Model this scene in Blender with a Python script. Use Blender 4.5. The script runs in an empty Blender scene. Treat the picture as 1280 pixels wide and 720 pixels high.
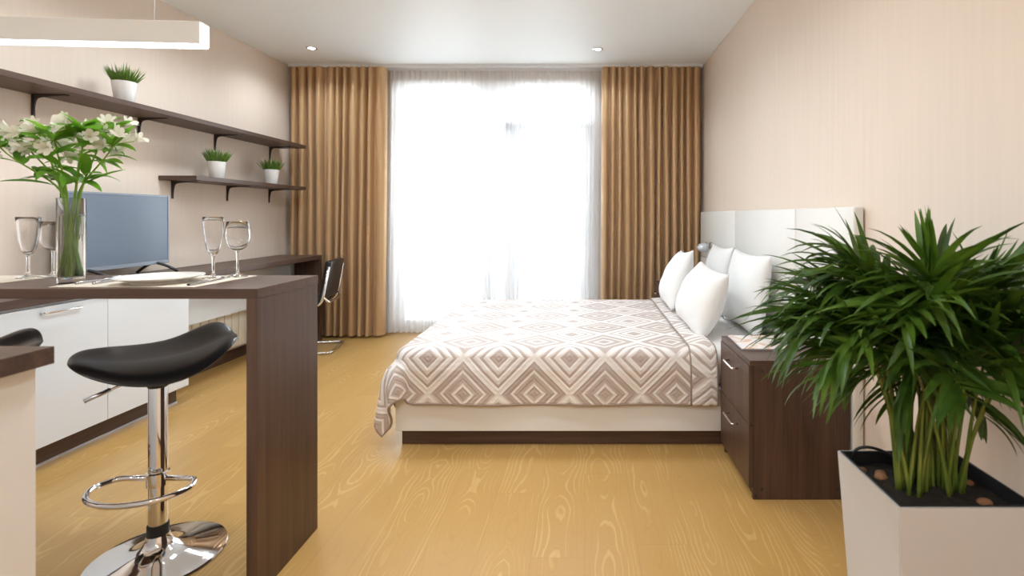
import bpy, bmesh, math, random
from mathutils import Vector, Matrix
PI = math.pi
sc = bpy.context.scene
COL = sc.collection
R = random.Random(7)

# ------------------------------------------------------------------ materials
def new_mat(name):
    m = bpy.data.materials.new(name); m.use_nodes = True
    nt = m.node_tree
    return m, nt, nt.nodes['Principled BSDF'], nt.nodes['Material Output']

def N(nt, t, **kw):
    n = nt.nodes.new(t)
    for k, v in kw.items(): setattr(n, k, v)
    return n

def setin(nt, node, key, val):
    if isinstance(val, bpy.types.NodeSocket): nt.links.new(val, node.inputs[key])
    elif val is not None: node.inputs[key].default_value = val

def math_n(nt, op, a, b=None, c=None):
    n = N(nt, 'ShaderNodeMath', operation=op)
    setin(nt, n, 0, a); setin(nt, n, 1, b)
    if c is not None: setin(nt, n, 2, c)
    return n.outputs[0]

def ramp(nt, fac, stops, interp='LINEAR'):
    n = N(nt, 'ShaderNodeValToRGB'); cr = n.color_ramp; cr.interpolation = interp
    while len(cr.elements) < len(stops): cr.elements.new(0.5)
    for e, (p, c) in zip(cr.elements, stops):
        e.position = p; e.color = (c[0], c[1], c[2], 1) if hasattr(c, '__len__') else (c, c, c, 1)
    nt.links.new(fac, n.inputs[0])
    return n.outputs[0]

def mixcol(nt, fac, a, b, blend='MIX'):
    n = N(nt, 'ShaderNodeMix', data_type='RGBA', blend_type=blend)
    setin(nt, n, 0, fac); 
    for i, v in ((6, a), (7, b)):
        if isinstance(v, bpy.types.NodeSocket): nt.links.new(v, n.inputs[i])
        else: n.inputs[i].default_value = (v[0], v[1], v[2], 1)
    return n.outputs[2]

def coords(nt, kind='Object', scale=(1, 1, 1), rot=(0, 0, 0), loc=(0, 0, 0)):
    tc = N(nt, 'ShaderNodeTexCoord'); mp = N(nt, 'ShaderNodeMapping')
    nt.links.new(tc.outputs[kind], mp.inputs['Vector'])
    mp.inputs['Scale'].default_value = scale; mp.inputs['Rotation'].default_value = rot
    mp.inputs['Location'].default_value = loc
    return mp.outputs[0]

def noise(nt, vec, scale=5, detail=2, rough=0.5, dist=0):
    n = N(nt, 'ShaderNodeTexNoise')
    nt.links.new(vec, n.inputs['Vector'])
    n.inputs['Scale'].default_value = scale; n.inputs['Detail'].default_value = detail
    n.inputs['Roughness'].default_value = rough; n.inputs['Distortion'].default_value = dist
    return n.outputs['Fac']

def bump(nt, height, strength=0.2, dist=0.01):
    n = N(nt, 'ShaderNodeBump'); n.inputs['Strength'].default_value = strength
    n.inputs['Distance'].default_value = dist
    nt.links.new(height, n.inputs['Height'])
    return n.outputs[0]

def simple(name, col, rough=0.5, metal=0.0, spec=0.5, var=0.06, vscale=8, bumpy=0.0, bscale=60, coat=0, sheen=0):
    m, nt, b, o = new_mat(name)
    v = coords(nt)
    f = noise(nt, v, vscale, 3)
    c1 = [max(0, c * (1 - var)) for c in col]; c2 = [min(1, c * (1 + var)) for c in col]
    nt.links.new(ramp(nt, f, [(0.3, c1), (0.7, c2)]), b.inputs['Base Color'])
    b.inputs['Roughness'].default_value = rough; b.inputs['Metallic'].default_value = metal
    b.inputs['Specular IOR Level'].default_value = spec
    if coat: b.inputs['Coat Weight'].default_value = coat; b.inputs['Coat Roughness'].default_value = 0.08
    if sheen: b.inputs['Sheen Weight'].default_value = sheen
    if bumpy: nt.links.new(bump(nt, noise(nt, v, bscale, 3), bumpy, 0.004), b.inputs['Normal'])
    return m

def wood_dark(name, axis, tint=1.0):
    m, nt, b, o = new_mat(name)
    sc_ = [16, 16, 16]; sc_[axis] = 0.9
    v = coords(nt, scale=tuple(sc_))
    f1 = noise(nt, v, 1.6, 5, 0.6, 0.6)
    sc2 = [120, 120, 120]; sc2[axis] = 2.5
    f2 = noise(nt, coords(nt, scale=tuple(sc2)), 1.0, 2)
    c = ramp(nt, f1, [(0.25, [.040*tint, .020*tint, .013*tint]), (0.5, [.078*tint, .041*tint, .027*tint]), (0.78, [.125*tint, .069*tint, .046*tint])])
    c = mixcol(nt, 0.25, c, ramp(nt, f2, [(0.3, [.05*tint, .028*tint, .021*tint]), (0.7, [.13*tint, .08*tint, .06*tint])]))
    nt.links.new(c, b.inputs['Base Color'])
    b.inputs['Roughness'].default_value = 0.38
    b.inputs['Specular IOR Level'].default_value = 0.4
    nt.links.new(bump(nt, f2, 0.06, 0.002), b.inputs['Normal'])
    return m

def wall_mat(name, col):
    m, nt, b, o = new_mat(name)
    v = coords(nt, scale=(38, 38, 1.6))
    f = noise(nt, v, 1.0, 4, 0.6)
    c1 = [c * 0.975 for c in col]; c2 = [min(1, c * 1.02) for c in col]
    nt.links.new(ramp(nt, f, [(0.3, c1), (0.7, c2)]), b.inputs['Base Color'])
    b.inputs['Roughness'].default_value = 0.6
    b.inputs['Specular IOR Level'].default_value = 0.3
    nt.links.new(bump(nt, f, 0.08, 0.003), b.inputs['Normal'])
    return m

def floor_mat():
    m, nt, b, o = new_mat('oak_laminate')
    tc = N(nt, 'ShaderNodeTexCoord')
    sep = N(nt, 'ShaderNodeSeparateXYZ'); nt.links.new(tc.outputs['Object'], sep.inputs[0])
    x, y = sep.outputs[0], sep.outputs[1]
    W, L = 0.19, 1.29
    px = math_n(nt, 'DIVIDE', x, W)
    ix = math_n(nt, 'FLOOR', px)
    wn = N(nt, 'ShaderNodeTexWhiteNoise', noise_dimensions='1D'); nt.links.new(ix, wn.inputs['W'])
    py = math_n(nt, 'ADD', math_n(nt, 'DIVIDE', y, L), math_n(nt, 'MULTIPLY', wn.outputs['Value'], 3.7))
    iy = math_n(nt, 'FLOOR', py)
    idn = math_n(nt, 'ADD', math_n(nt, 'MULTIPLY', ix, 17.13), math_n(nt, 'MULTIPLY', iy, 5.77))
    wn2 = N(nt, 'ShaderNodeTexWhiteNoise', noise_dimensions='1D'); nt.links.new(idn, wn2.inputs['W'])
    # grain: contour lines of a stretched noise give the cathedral loops
    # (each plank is a slice through tilted growth rings)
    xp = math_n(nt, 'MULTIPLY', math_n(nt, 'SUBTRACT', math_n(nt, 'FRACT', px), math_n(nt, 'MULTIPLY_ADD', wn2.outputs['Value'], 0.5, 0.25)), W)
    comb = N(nt, 'ShaderNodeCombineXYZ')
    setin(nt, comb, 0, math_n(nt, 'MULTIPLY', y, 2.1)); setin(nt, comb, 1, math_n(nt, 'MULTIPLY', wn2.outputs['Value'], 61.0))
    dep = math_n(nt, 'MULTIPLY_ADD', noise(nt, comb.outputs[0], 1.0, 1.0, 0.4), 0.19, -0.045)
    comb3 = N(nt, 'ShaderNodeCombineXYZ')
    setin(nt, comb3, 0, math_n(nt, 'MULTIPLY', x, 26.0)); setin(nt, comb3, 1, math_n(nt, 'MULTIPLY', y, 5.0))
    setin(nt, comb3, 2, math_n(nt, 'MULTIPLY', wn2.outputs['Value'], 37.0))
    jit = math_n(nt, 'MULTIPLY', noise(nt, comb3.outputs[0], 1.0, 2.0), 0.014)
    f = math_n(nt, 'ADD', math_n(nt, 'SQRT', math_n(nt, 'ADD', math_n(nt, 'MULTIPLY', xp, xp), math_n(nt, 'MULTIPLY', dep, dep))), jit)
    ring = math_n(nt, 'SINE', math_n(nt, 'MULTIPLY', f, 440.0))
    fade = ramp(nt, noise(nt, comb3.outputs[0], 0.35, 2.0), [(0.32, 0.45), (0.58, 1.0)])
    ringp = math_n(nt, 'MULTIPLY', math_n(nt, 'MULTIPLY_ADD', ring, 0.5, 0.5), fade)
    comb2 = N(nt, 'ShaderNodeCombineXYZ')
    setin(nt, comb2, 0, math_n(nt, 'MULTIPLY', x, 260.0)); setin(nt, comb2, 1, math_n(nt, 'MULTIPLY', y, 7.0))
    setin(nt, comb2, 2, wn2.outputs['Value'])
    fine = noise(nt, comb2.outputs[0], 1.0, 2)
    base = ramp(nt, ringp, [(0.0, [.475, .275, .082]), (0.45, [.485, .28, .085]), (0.62, [.44, .245, .067]), (0.78, [.52, .31, .10]), (0.93, [.60, .39, .155]), (1.0, [.61, .40, .16])])
    base = mixcol(nt, ramp(nt, fine, [(0.35, 0.0), (0.75, 0.30)]), base, [.39, .22, .066])
    big = noise(nt, coords(nt, scale=(1.2, .35, 1)), 1.0, 2)
    base = mixcol(nt, 0.35, base, ramp(nt, math_n(nt, 'MULTIPLY_ADD', wn2.outputs['Value'], 0.55, math_n(nt, 'MULTIPLY', big, 0.45)),
                 [(0.2, [.445, .26, .082]), (0.8, [.56, .345, .125])]))
    # plank joints
    fx = math_n(nt, 'ABSOLUTE', math_n(nt, 'SUBTRACT', math_n(nt, 'FRACT', px), 0.5))
    fy = math_n(nt, 'ABSOLUTE', math_n(nt, 'SUBTRACT', math_n(nt, 'FRACT', py), 0.5))
    jx = math_n(nt, 'GREATER_THAN', fx, 0.4945); jy = math_n(nt, 'GREATER_THAN', fy, 0.4992)
    j = math_n(nt, 'MAXIMUM', jx, jy)
    base = mixcol(nt, math_n(nt, 'MULTIPLY', j, 0.35), base, [.27, .15, .05])
    nt.links.new(base, b.inputs['Base Color'])
    b.inputs['Roughness'].default_value = 0.33
    b.inputs['Specular IOR Level'].default_value = 0.45
    nt.links.new(bump(nt, math_n(nt, 'ADD', math_n(nt, 'MULTIPLY', fine, 0.5), math_n(nt, 'MULTIPLY', j, -0.6)), 0.05, 0.002), b.inputs['Normal'])
    return m

def cover_mat():
    m, nt, b, o = new_mat('diamond_quilt')
    uv = N(nt, 'ShaderNodeUVMap'); uv.uv_map = 'cloth'
    sep = N(nt, 'ShaderNodeSeparateXYZ'); nt.links.new(uv.outputs[0], sep.inputs[0])
    u, v = sep.outputs[0], sep.outputs[1]
    A = 0.366
    p = math_n(nt, 'ADD', math_n(nt, 'DIVIDE', math_n(nt, 'ADD', u, v), A), 0.5)
    q = math_n(nt, 'ADD', math_n(nt, 'DIVIDE', math_n(nt, 'SUBTRACT', u, v), A), 0.5)
    dp = math_n(nt, 'ABSOLUTE', math_n(nt, 'SUBTRACT', math_n(nt, 'FRACT', p), 0.5))
    dq = math_n(nt, 'ABSOLUTE', math_n(nt, 'SUBTRACT', math_n(nt, 'FRACT', q), 0.5))
    d = math_n(nt, 'MULTIPLY', math_n(nt, 'MAXIMUM', dp, dq), 2.0)
    par = math_n(nt, 'FRACT', math_n(nt, 'MULTIPLY', math_n(nt, 'ADD', math_n(nt, 'FLOOR', p), math_n(nt, 'FLOOR', q)), 0.5))
    par = math_n(nt, 'GREATER_THAN', par, 0.25)
    def stripes(edges, first):
        st, val = [(0.0, first)], first
        for e in edges:
            st.append((e - 0.012, val)); val = 1 - val; st.append((e + 0.012, val))
        return ramp(nt, d, st)
    s1 = stripes([.27, .44, .55, .72, .83], 1.0)
    s2 = stripes([.22, .33, .58, .67, .91], 1.0)
    n = N(nt, 'ShaderNodeMix', data_type='FLOAT')
    nt.links.new(par, n.inputs[0])
    for i, s in ((2, s1), (3, s2)):
        nt.links.new(s, n.inputs[i])
    s = n.outputs[0]
    fz = noise(nt, coords(nt), 7, 3)
    taupe = ramp(nt, fz, [(0.3, [.47, .385, .345]), (0.7, [.55, .46, .415])])
    col = mixcol(nt, s, [.82, .775, .75], taupe)
    nt.links.new(col, b.inputs['Base Color'])
    b.inputs['Roughness'].default_value = 0.6
    b.inputs['Specular IOR Level'].default_value = 0.3
    b.inputs['Sheen Weight'].default_value = 0.06
    quilt = math_n(nt, 'ABSOLUTE', math_n(nt, 'SINE', math_n(nt, 'MULTIPLY', v, 130.0)))
    puff = ramp(nt, math_n(nt, 'PINGPONG', d, 0.07), [(0.0, 0.0), (0.05, 0.8), (0.07, 1.0)])
    h = math_n(nt, 'ADD', math_n(nt, 'MULTIPLY', quilt, 0.35), math_n(nt, 'ADD', puff, math_n(nt, 'MULTIPLY', fz, 0.8)))
    nt.links.new(bump(nt, h, 0.35, 0.006), b.inputs['Normal'])
    return m

def glass_mat(name, col=(1, 1, 1), ior=1.45, rough=0.0):
    m, nt, b, o = new_mat(name)
    b.inputs['Base Color'].default_value = (*col, 1)
    b.inputs['Transmission Weight'].default_value = 1.0
    b.inputs['Roughness'].default_value = rough; b.inputs['IOR'].default_value = ior
    # thin coloured variation keeps it procedural
    f = noise(nt, coords(nt), 3, 1)
    nt.links.new(ramp(nt, f, [(0.0, [c * 0.985 for c in col]), (1.0, col)]), b.inputs['Base Color'])
    return m

def sheer_mat():
    m, nt, b, o = new_mat('sheer_voile')
    tr = N(nt, 'ShaderNodeBsdfTransparent'); tl = N(nt, 'ShaderNodeBsdfTranslucent'); df = N(nt, 'ShaderNodeBsdfDiffuse')
    tr.inputs[0].default_value = (1, 1, 1, 1)
    v = coords(nt, scale=(1, 1, 1))
    f = noise(nt, coords(nt, scale=(40, 1, 1.2)), 1.0, 2)
    c = ramp(nt, f, [(0.3, [.93, .94, .96]), (0.7, [.97, .975, .985])])
    nt.links.new(c, tl.inputs[0]); nt.links.new(c, df.inputs[0])
    m1 = N(nt, 'ShaderNodeMixShader'); m1.inputs[0].default_value = 0.45
    nt.links.new(tl.outputs[0], m1.inputs[1]); nt.links.new(df.outputs[0], m1.inputs[2])
    m2 = N(nt, 'ShaderNodeMixShader'); m2.inputs[0].default_value = 0.75
    nt.links.new(tr.outputs[0], m2.inputs[1]); nt.links.new(m1.outputs[0], m2.inputs[2])
    nt.links.new(m2.outputs[0], o.inputs['Surface'])
    return m

def satin_mat():
    m, nt, b, o = new_mat('gold_satin')
    f = noise(nt, coords(nt, scale=(30, 30, .6)), 1.0, 2)
    c = ramp(nt, f, [(0.25, [.56, .36, .19]), (0.75, [.66, .445, .25])])
    nt.links.new(c, b.inputs['Base Color'])
    b.inputs['Roughness'].default_value = 0.36
    b.inputs['Metallic'].default_value = 0.45
    b.inputs['Sheen Weight'].default_value = 0.2
    tl = N(nt, 'ShaderNodeBsdfTranslucent'); tl.inputs[0].default_value = (.75, .36, .14, 1)
    mx = N(nt, 'ShaderNodeMixShader'); mx.inputs[0].default_value = 0.10
    nt.links.new(b.outputs[0], mx.inputs[1]); nt.links.new(tl.outputs[0], mx.inputs[2])
    nt.links.new(mx.outputs[0], o.inputs['Surface'])
    return m

def leaf_mat(name, dark, light, trans=0.25):
    m, nt, b, o = new_mat(name)
    f = noise(nt, coords(nt), 14, 2)
    c = ramp(nt, f, [(0.3, dark), (0.75, light)])
    nt.links.new(c, b.inputs['Base Color'])
    b.inputs['Roughness'].default_value = 0.42; b.inputs['Specular IOR Level'].default_value = 0.4
    tl = N(nt, 'ShaderNodeBsdfTranslucent'); nt.links.new(c, tl.inputs[0])
    mx = N(nt, 'ShaderNodeMixShader'); mx.inputs[0].default_value = trans
    nt.links.new(b.outputs[0], mx.inputs[1]); nt.links.new(tl.outputs[0], mx.inputs[2])
    nt.links.new(mx.outputs[0], o.inputs['Surface'])
    return m

def emit_mat(name, col, strength):
    m, nt, b, o = new_mat(name)
    e = N(nt, 'ShaderNodeEmission'); e.inputs[0].default_value = (*col, 1); e.inputs[1].default_value = strength
    nt.links.new(e.outputs[0], o.inputs['Surface'])
    return m

def magazine_mat():
    m, nt, b, o = new_mat('magazine_cover')
    v = coords(nt, scale=(7, 7, 7))
    f = noise(nt, v, 1.0, 3, 0.5, 0.6)
    c = ramp(nt, f, [(0.35, [.80, .77, .76]), (0.5, [.78, .70, .66]), (0.56, [.66, .40, .22]), (0.62, [.75, .62, .58]), (0.72, [.80, .75, .76])])
    nt.links.new(c, b.inputs['Base Color']); b.inputs['Roughness'].default_value = 0.25
    return m

M = dict(
    wall=wall_mat('beige_wallpaper', (.80, .685, .585)),
    wall_b=wall_mat('back_wall_paint', (.78, .68, .58)),
    ceiling=simple('stretch_ceiling', (.87, .90, .915), 0.5, spec=.25, var=0.01, vscale=1),
    floor=floor_mat(),
    wx=wood_dark('walnut_grain_x', 0), wy=wood_dark('walnut_grain_y', 1), wz=wood_dark('walnut_grain_z', 2),
    white=simple('white_lacquer', (.74, .77, .81), 0.3, var=0.01, vscale=2),
    white_warm=simple('white_board', (.78, .76, .75), 0.4, var=0.015, vscale=3),
    pvc=simple('white_window_profile', (.80, .82, .85), 0.35, var=0.01),
    chrome=simple('chrome', (.80, .80, .82), 0.06, 1.0, var=0.02),
    alu=simple('brushed_aluminium', (.62, .62, .66), 0.28, 1.0, var=0.04),
    bezel=simple('dark_silver_bezel', (.22, .24, .28), 0.35, 0.6, var=0.03),
    silver=simple('silver_paint', (.62, .66, .70), 0.3, 0.25, var=0.02),
    black=simple('black_leatherette', (.008, .0075, .008), 0.30, var=0.2, vscale=12, bumpy=0.08, bscale=240),
    blackp=simple('black_plastic', (.014, .013, .014), 0.4, var=0.1),
    rubber=simple('black_rubber', (.02, .02, .02), 0.6, var=0.1),
    bronze=simple('dark_bracket_plastic', (.042, .028, .026), 0.4, var=0.1),
    satin=satin_mat(), sheer=sheer_mat(), cover=cover_mat(),
    piping=simple('taupe_piping', (.30, .225, .185), 0.5, var=0.05),
    linen=simple('white_pillow_cotton', (.83, .825, .815), 0.75, var=0.015, vscale=6, bumpy=0.7, bscale=11, sheen=0.15),
    sheet=simple('white_bed_sheet', (.82, .80, .785), 0.8, var=0.02, vscale=5, bumpy=0.2, bscale=14),
    cream=simple('cream_leatherette', (.80, .79, .755), 0.42, var=0.012, vscale=4, bumpy=0.05, bscale=180),
    screen=None,
    glass=glass_mat('clear_glass'), water=glass_mat('water', (.97, 1.0, .97), 1.33),
    pane=None,
    china=simple('white_china', (.85, .83, .80), 0.18, var=0.01),
    mat_cloth=simple('beige_placemat_weave', (.66, .58, .48), 0.8, var=0.06, vscale=160, bumpy=0.15, bscale=400),
    steel=simple('cutlery_steel', (.50, .50, .52), 0.18, 1.0, var=0.03),
    stem_g=leaf_mat('green_flower_stalk', [.14, .30, .012], [.26, .46, .03], 0.2),
    leaf_b=leaf_mat('bright_flower_leaf', [.075, .22, .012], [.22, .46, .04], 0.4),
    petal=leaf_mat('white_petal', [.66, .63, .50], [.78, .76, .66], 0.3),
    petal_c=simple('yellow_flower_throat', (.55, .45, .06), 0.5),
    palm=leaf_mat('palm_leaflet', [.022, .062, .006], [.085, .165, .020], 0.28),
    palm_m=leaf_mat('fresh_palm_leaflet', [.040, .10, .007], [.12, .22, .025], 0.3),
    palm_l=leaf_mat('young_palm_leaflet', [.07, .16, .010], [.14, .26, .025], 0.25),
    palm_s=leaf_mat('palm_cane', [.09, .15, .018], [.24, .27, .045], 0.1),
    soil=simple('potting_soil', (.020, .013, .009), 0.9, var=0.5, vscale=40, bumpy=0.8, bscale=70),
    pebble=simple('clay_pebble', (.33, .15, .07), 0.75, var=0.25, vscale=20),
    planter=simple('white_planter_plastic', (.56, .545, .54), 0.38, var=0.015, vscale=3),
    pot=simple('white_ceramic_pot', (.82, .81, .79), 0.35, var=0.01),
    grass=leaf_mat('grass_blade', [.045, .12, .010], [.22, .36, .06], 0.25),
    lampw=simple('white_lamp_body', (.86, .91, .95), 0.4, var=0.01),
    led=emit_mat('led_diffuser', (.93, .95, 1.0), 5.0),
    down=emit_mat('downlight_glow', (1.0, .97, .95), 9.0),
    magazine=magazine_mat(),
    paper=simple('magazine_pages', (.62, .60, .64), 0.6),
    rad=simple('cream_radiator_enamel', (.74, .70, .62), 0.35, var=0.01),
    concrete=simple('balcony_concrete', (.62, .62, .60), 0.8, var=0.08),
    outm=simple('pale_balcony_metal', (.42, .44, .47), 0.5, var=0.05),
    facade=simple('pale_render', (.70, .70, .70), 0.8),
)
def screen_mat():
    m, nt, b, o = new_mat('screen_glass')
    f = noise(nt, coords(nt, scale=(1, 1, 1)), 2, 1)
    nt.links.new(ramp(nt, f, [(0, [.066, .098, .155]), (1, [.078, .112, .172])]), b.inputs['Base Color'])
    b.inputs['Roughness'].default_value = 0.22; b.inputs['Specular IOR Level'].default_value = 0.8
    return m
M['screen'] = screen_mat()
def pane_mat():
    m, nt, b, o = new_mat('window_pane')
    tr = N(nt, 'ShaderNodeBsdfTransparent'); gl = N(nt, 'ShaderNodeBsdfGlossy'); gl.inputs['Roughness'].default_value = 0.02
    fr = N(nt, 'ShaderNodeFresnel'); fr.inputs[0].default_value = 1.45
    mx = N(nt, 'ShaderNodeMixShader'); nt.links.new(fr.outputs[0], mx.inputs[0])
    nt.links.new(tr.outputs[0], mx.inputs[1]); nt.links.new(gl.outputs[0], mx.inputs[2])
    tr.inputs[0].default_value = (.97, .985, .98, 1)
    nt.links.new(mx.outputs[0], o.inputs['Surface'])
    return m
M['pane'] = pane_mat()

# ------------------------------------------------------------------ builders
ORI = {}
def obj(name, bm, mat, parent=None, smooth=False, kind=None, label=None, auto=None):
    if parent is not None and parent in ORI:
        bmesh.ops.translate(bm, verts=bm.verts, vec=-ORI[parent])
    me = bpy.data.meshes.new(name)
    bmesh.ops.recalc_face_normals(bm, faces=bm.faces) if bm.faces and not bm.loops.layers.uv.get('keepn') else None
    bm.to_mesh(me); bm.free()
    for mm in (mat if isinstance(mat, (list, tuple)) else [mat]): me.materials.append(mm)
    if smooth:
        for p in me.polygons: p.use_smooth = True
        if auto is not None:
            me.set_sharp_from_angle(angle=math.radians(auto))
    o = bpy.data.objects.new(name, me); COL.objects.link(o)
    if parent is not None:
        o.parent = parent
        if parent in ORI: ORI[o] = ORI[parent].copy()
    if kind: o['kind'] = kind
    if label: o['label'] = label
    return o

def tag(o, label, cat, group=None):
    o['label'] = label; o['category'] = cat
    if group: o['group'] = group
    return o

def thing(name, label, cat, loc=(0, 0, 0), rotz=0, group=None, local=False):
    o = bpy.data.objects.new(name, None); COL.objects.link(o)
    o.empty_display_size = 0.05
    o.location = loc; o.rotation_euler = (0, 0, rotz)
    if not local: ORI[o] = Vector(loc)
    return tag(o, label, cat, group)

def dup(root, loc, rotz, label, group=None, scale=None):
    r = root.copy(); COL.objects.link(r); r.location = loc; r.rotation_euler = (0, 0, rotz)
    r['label'] = label
    if group: r['group'] = group
    if scale: r.scale = scale
    for ch in list(root.children):
        c = ch.copy(); COL.objects.link(c); c.parent = r
        for g in ch.children:
            d = g.copy(); COL.objects.link(d); d.parent = c
    return r

def B(): return bmesh.new()

def box(bm, x0, x1, y0, y1, z0, z1, bev=0.0, seg=2):
    t = bmesh.new()
    bmesh.ops.create_cube(t, size=1)
    for v in t.verts:
        v.co = Vector(((x0 + x1) / 2 + v.co.x * (x1 - x0), (y0 + y1) / 2 + v.co.y * (y1 - y0), (z0 + z1) / 2 + v.co.z * (z1 - z0)))
    if bev: bmesh.ops.bevel(t, geom=list(t.edges), offset=bev, segments=seg, affect='EDGES', profile=0.5)
    me = bpy.data.meshes.new('tmp'); t.to_mesh(me); t.free(); bm.from_mesh(me); bpy.data.meshes.remove(me)
    return bm

def tube(bm, pts, r, seg=10, closed=False, cap=True):
    pts = [Vector(p) for p in pts]; n = len(pts)
    rs = r if isinstance(r, (list, tuple)) else [r] * n
    rings = []; up = None
    for i, p in enumerate(pts):
        if closed: t = (pts[(i + 1) % n] - pts[i - 1])
        else: t = pts[min(i + 1, n - 1)] - pts[max(i - 1, 0)]
        t.normalize()
        if up is None:
            up = Vector((0, 0, 1)) if abs(t.z) < 0.9 else Vector((1, 0, 0))
        a = (up - t * up.dot(t))
        if a.length < 1e-5: a = t.orthogonal()
        a.normalize(); up = a; b = t.cross(a)
        rings.append([bm.verts.new(p + (a * math.cos(2 * PI * k / seg) + b * math.sin(2 * PI * k / seg)) * rs[i]) for k in range(seg)])
    m = n if closed else n - 1
    for i in range(m):
        A, C = rings[i], rings[(i + 1) % n]
        for k in range(seg):
            bm.faces.new((A[k], A[(k + 1) % seg], C[(k + 1) % seg], C[k]))
    if cap and not closed:
        bm.faces.new(rings[0][::-1]); bm.faces.new(rings[-1])
    return bm

def lathe(bm, prof, seg=32, c=(0, 0, 0), closed=False):
    c = Vector(c); rings = []
    for (r, z) in prof:
        if r < 1e-6: rings.append([bm.verts.new(c + Vector((0, 0, z)))])
        else: rings.append([bm.verts.new(c + Vector((r * math.cos(2 * PI * k / seg), r * math.sin(2 * PI * k / seg), z))) for k in range(seg)])
    idx = range(len(rings)) if closed else range(len(rings) - 1)
    for i in idx:
        A, D = rings[i], rings[(i + 1) % len(rings)]
        if len(A) == 1 and len(D) == 1: continue
        for k in range(seg):
            k2 = (k + 1) % seg
            if len(A) == 1: bm.faces.new((A[0], D[k2], D[k]))
            elif len(D) == 1: bm.faces.new((A[k], A[k2], D[0]))
            else: bm.faces.new((A[k], A[k2], D[k2], D[k]))
    return bm

def grid(bm, nu, nv, f, uvf=None):
    vs = [[bm.verts.new(f(i / nu, j / nv)) for j in range(nv + 1)] for i in range(nu + 1)]
    lay = bm.loops.layers.uv.new('cloth') if uvf else None
    for i in range(nu):
        for j in range(nv):
            fc = bm.faces.new((vs[i][j], vs[i + 1][j], vs[i + 1][j + 1], vs[i][j + 1]))
            if lay:
                for lp, (a, c) in zip(fc.loops, ((i, j), (i + 1, j), (i + 1, j + 1), (i, j + 1))):
                    lp[lay].uv = uvf(a / nu, c / nv)
    return vs

def bez(p0, p1, p2, p3, n):
    out = []
    for i in range(n + 1):
        t = i / n; a = 1 - t
        out.append(tuple(a**3 * p0[k] + 3 * a * a * t * p1[k] + 3 * a * t * t * p2[k] + t**3 * p3[k] for k in range(len(p0))))
    return out

def fillet(pts, r, n=6):
    """round the corners of a polyline"""
    pts = [Vector(p) for p in pts]; out = [pts[0]]
    for i in range(1, len(pts) - 1):
        a = (pts[i - 1] - pts[i]); b = (pts[i + 1] - pts[i])
        rr = min(r, a.length * 0.49, b.length * 0.49)
        A = pts[i] + a.normalized() * rr; C = pts[i] + b.normalized() * rr
        for k in range(n + 1):
            t = k / n
            out.append(A * (1 - t)**2 + pts[i] * 2 * t * (1 - t) + C * t * t)
    out.append(pts[-1]); return out

# ------------------------------------------------------------------ room shell
XL, XR, YB, YF, ZC = -2.95, 1.18, 5.25, -2.6, 2.70
bm = B(); box(bm, XL - .15, XR + .15, YF - .15, YB + .25, -.10, 0); obj('floor', bm, M['floor'], kind='structure')
bm = B(); box(bm, XL - .15, XR + .15, YF - .15, YB + .25, ZC, ZC + .1); obj('ceiling', bm, M['ceiling'], kind='structure')
bm = B(); box(bm, XL - .15, XL, YF, YB + .25, 0, ZC); obj('wall_left', bm, M['wall'], kind='structure')
bm = B(); box(bm, XR, XR + .15, YF, YB + .25, 0, ZC); obj('wall_right', bm, M['wall'], kind='structure')
bm = B(); box(bm, XL, XR, YF - .15, YF, 0, ZC); obj('wall_front', bm, M['wall'], kind='structure')
WX0, WX1, WZ1 = -1.98, 0.10, 2.54
bm = B()
box(bm, XL, WX0, YB, YB + .25, 0, ZC); box(bm, WX1, XR, YB, YB + .25, 0, ZC); box(bm, WX0, WX1, YB, YB + .25, WZ1, ZC)
obj('wall_back', bm, M['wall_b'], kind='structure')
bm = B(); box(bm, XL, XL + .014, YF, YB, 0, .085, .003); obj('baseboard_left', bm, M['wy'], kind='structure')
bm = B(); box(bm, XR - .014, XR, YF, 2.12, 0, .085, .003); obj('baseboard_right', bm, M['wy'], kind='structure')

# balcony window and door (white profiles)
YW = YB + .13
def frame_rect(bm, x0, x1, z0, z1, w, y0, y1, wb=None, wt=None):
    wb = w if wb is None else wb; wt = w if wt is None else wt
    box(bm, x0, x0 + w, y0, y1, z0, z1, .004); box(bm, x1 - w, x1, y0, y1, z0, z1, .004)
    box(bm, x0 + w, x1 - w, y0, y1, z0, z0 + wb, .004); box(bm, x0 + w, x1 - w, y0, y1, z1 - wt, z1, .004)
XM = -1.00
bm = B(); frame_rect(bm, WX0, XM, 0.0, WZ1, .075, YW, YW + .07, .1, .06)
box(bm, WX0 + .075, XM - .075, YW, YW + .07, 2.10, 2.16, .004)
w1 = obj('window_1', bm, M['pvc'], kind='structure')
bm = B(); box(bm, WX0 + .07, XM - .07, YW + .03, YW + .04, .09, 2.11); obj('pane', bm, M['pane'], w1)
bm = B(); box(bm, WX0 + .07, XM - .07, YW + .03, YW + .04, 2.15, 2.49); obj('pane', bm, M['pane'], w1)
bm = B(); frame_rect(bm, XM, WX1, 0.0, WZ1, .06, YW, YW + .07, .04, .06)
box(bm, XM + .06, WX1 - .06, YW, YW + .07, 2.10, 2.18, .004)
box(bm, XM + .16, XM + .24, YW, YW + .07, .03, WZ1 - .05, .004)
d1 = obj('door_1', bm, M['pvc'], kind='structure')
bm = B(); frame_rect(bm, XM + .24, WX1 - .06, .04, 2.10, .085, YW - .015, YW + .055, .12, .085); obj('leaf', bm, M['pvc'], d1)
bm = B(); box(bm, XM + .32, WX1 - .14, YW + .02, YW + .03, .15, 2.02); obj('pane', bm, M['pane'], d1)
bm = B(); box(bm, XM + .235, WX1 - .055, YW + .03, YW + .04, 2.17, 2.49); obj('pane', bm, M['pane'], d1)
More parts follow.
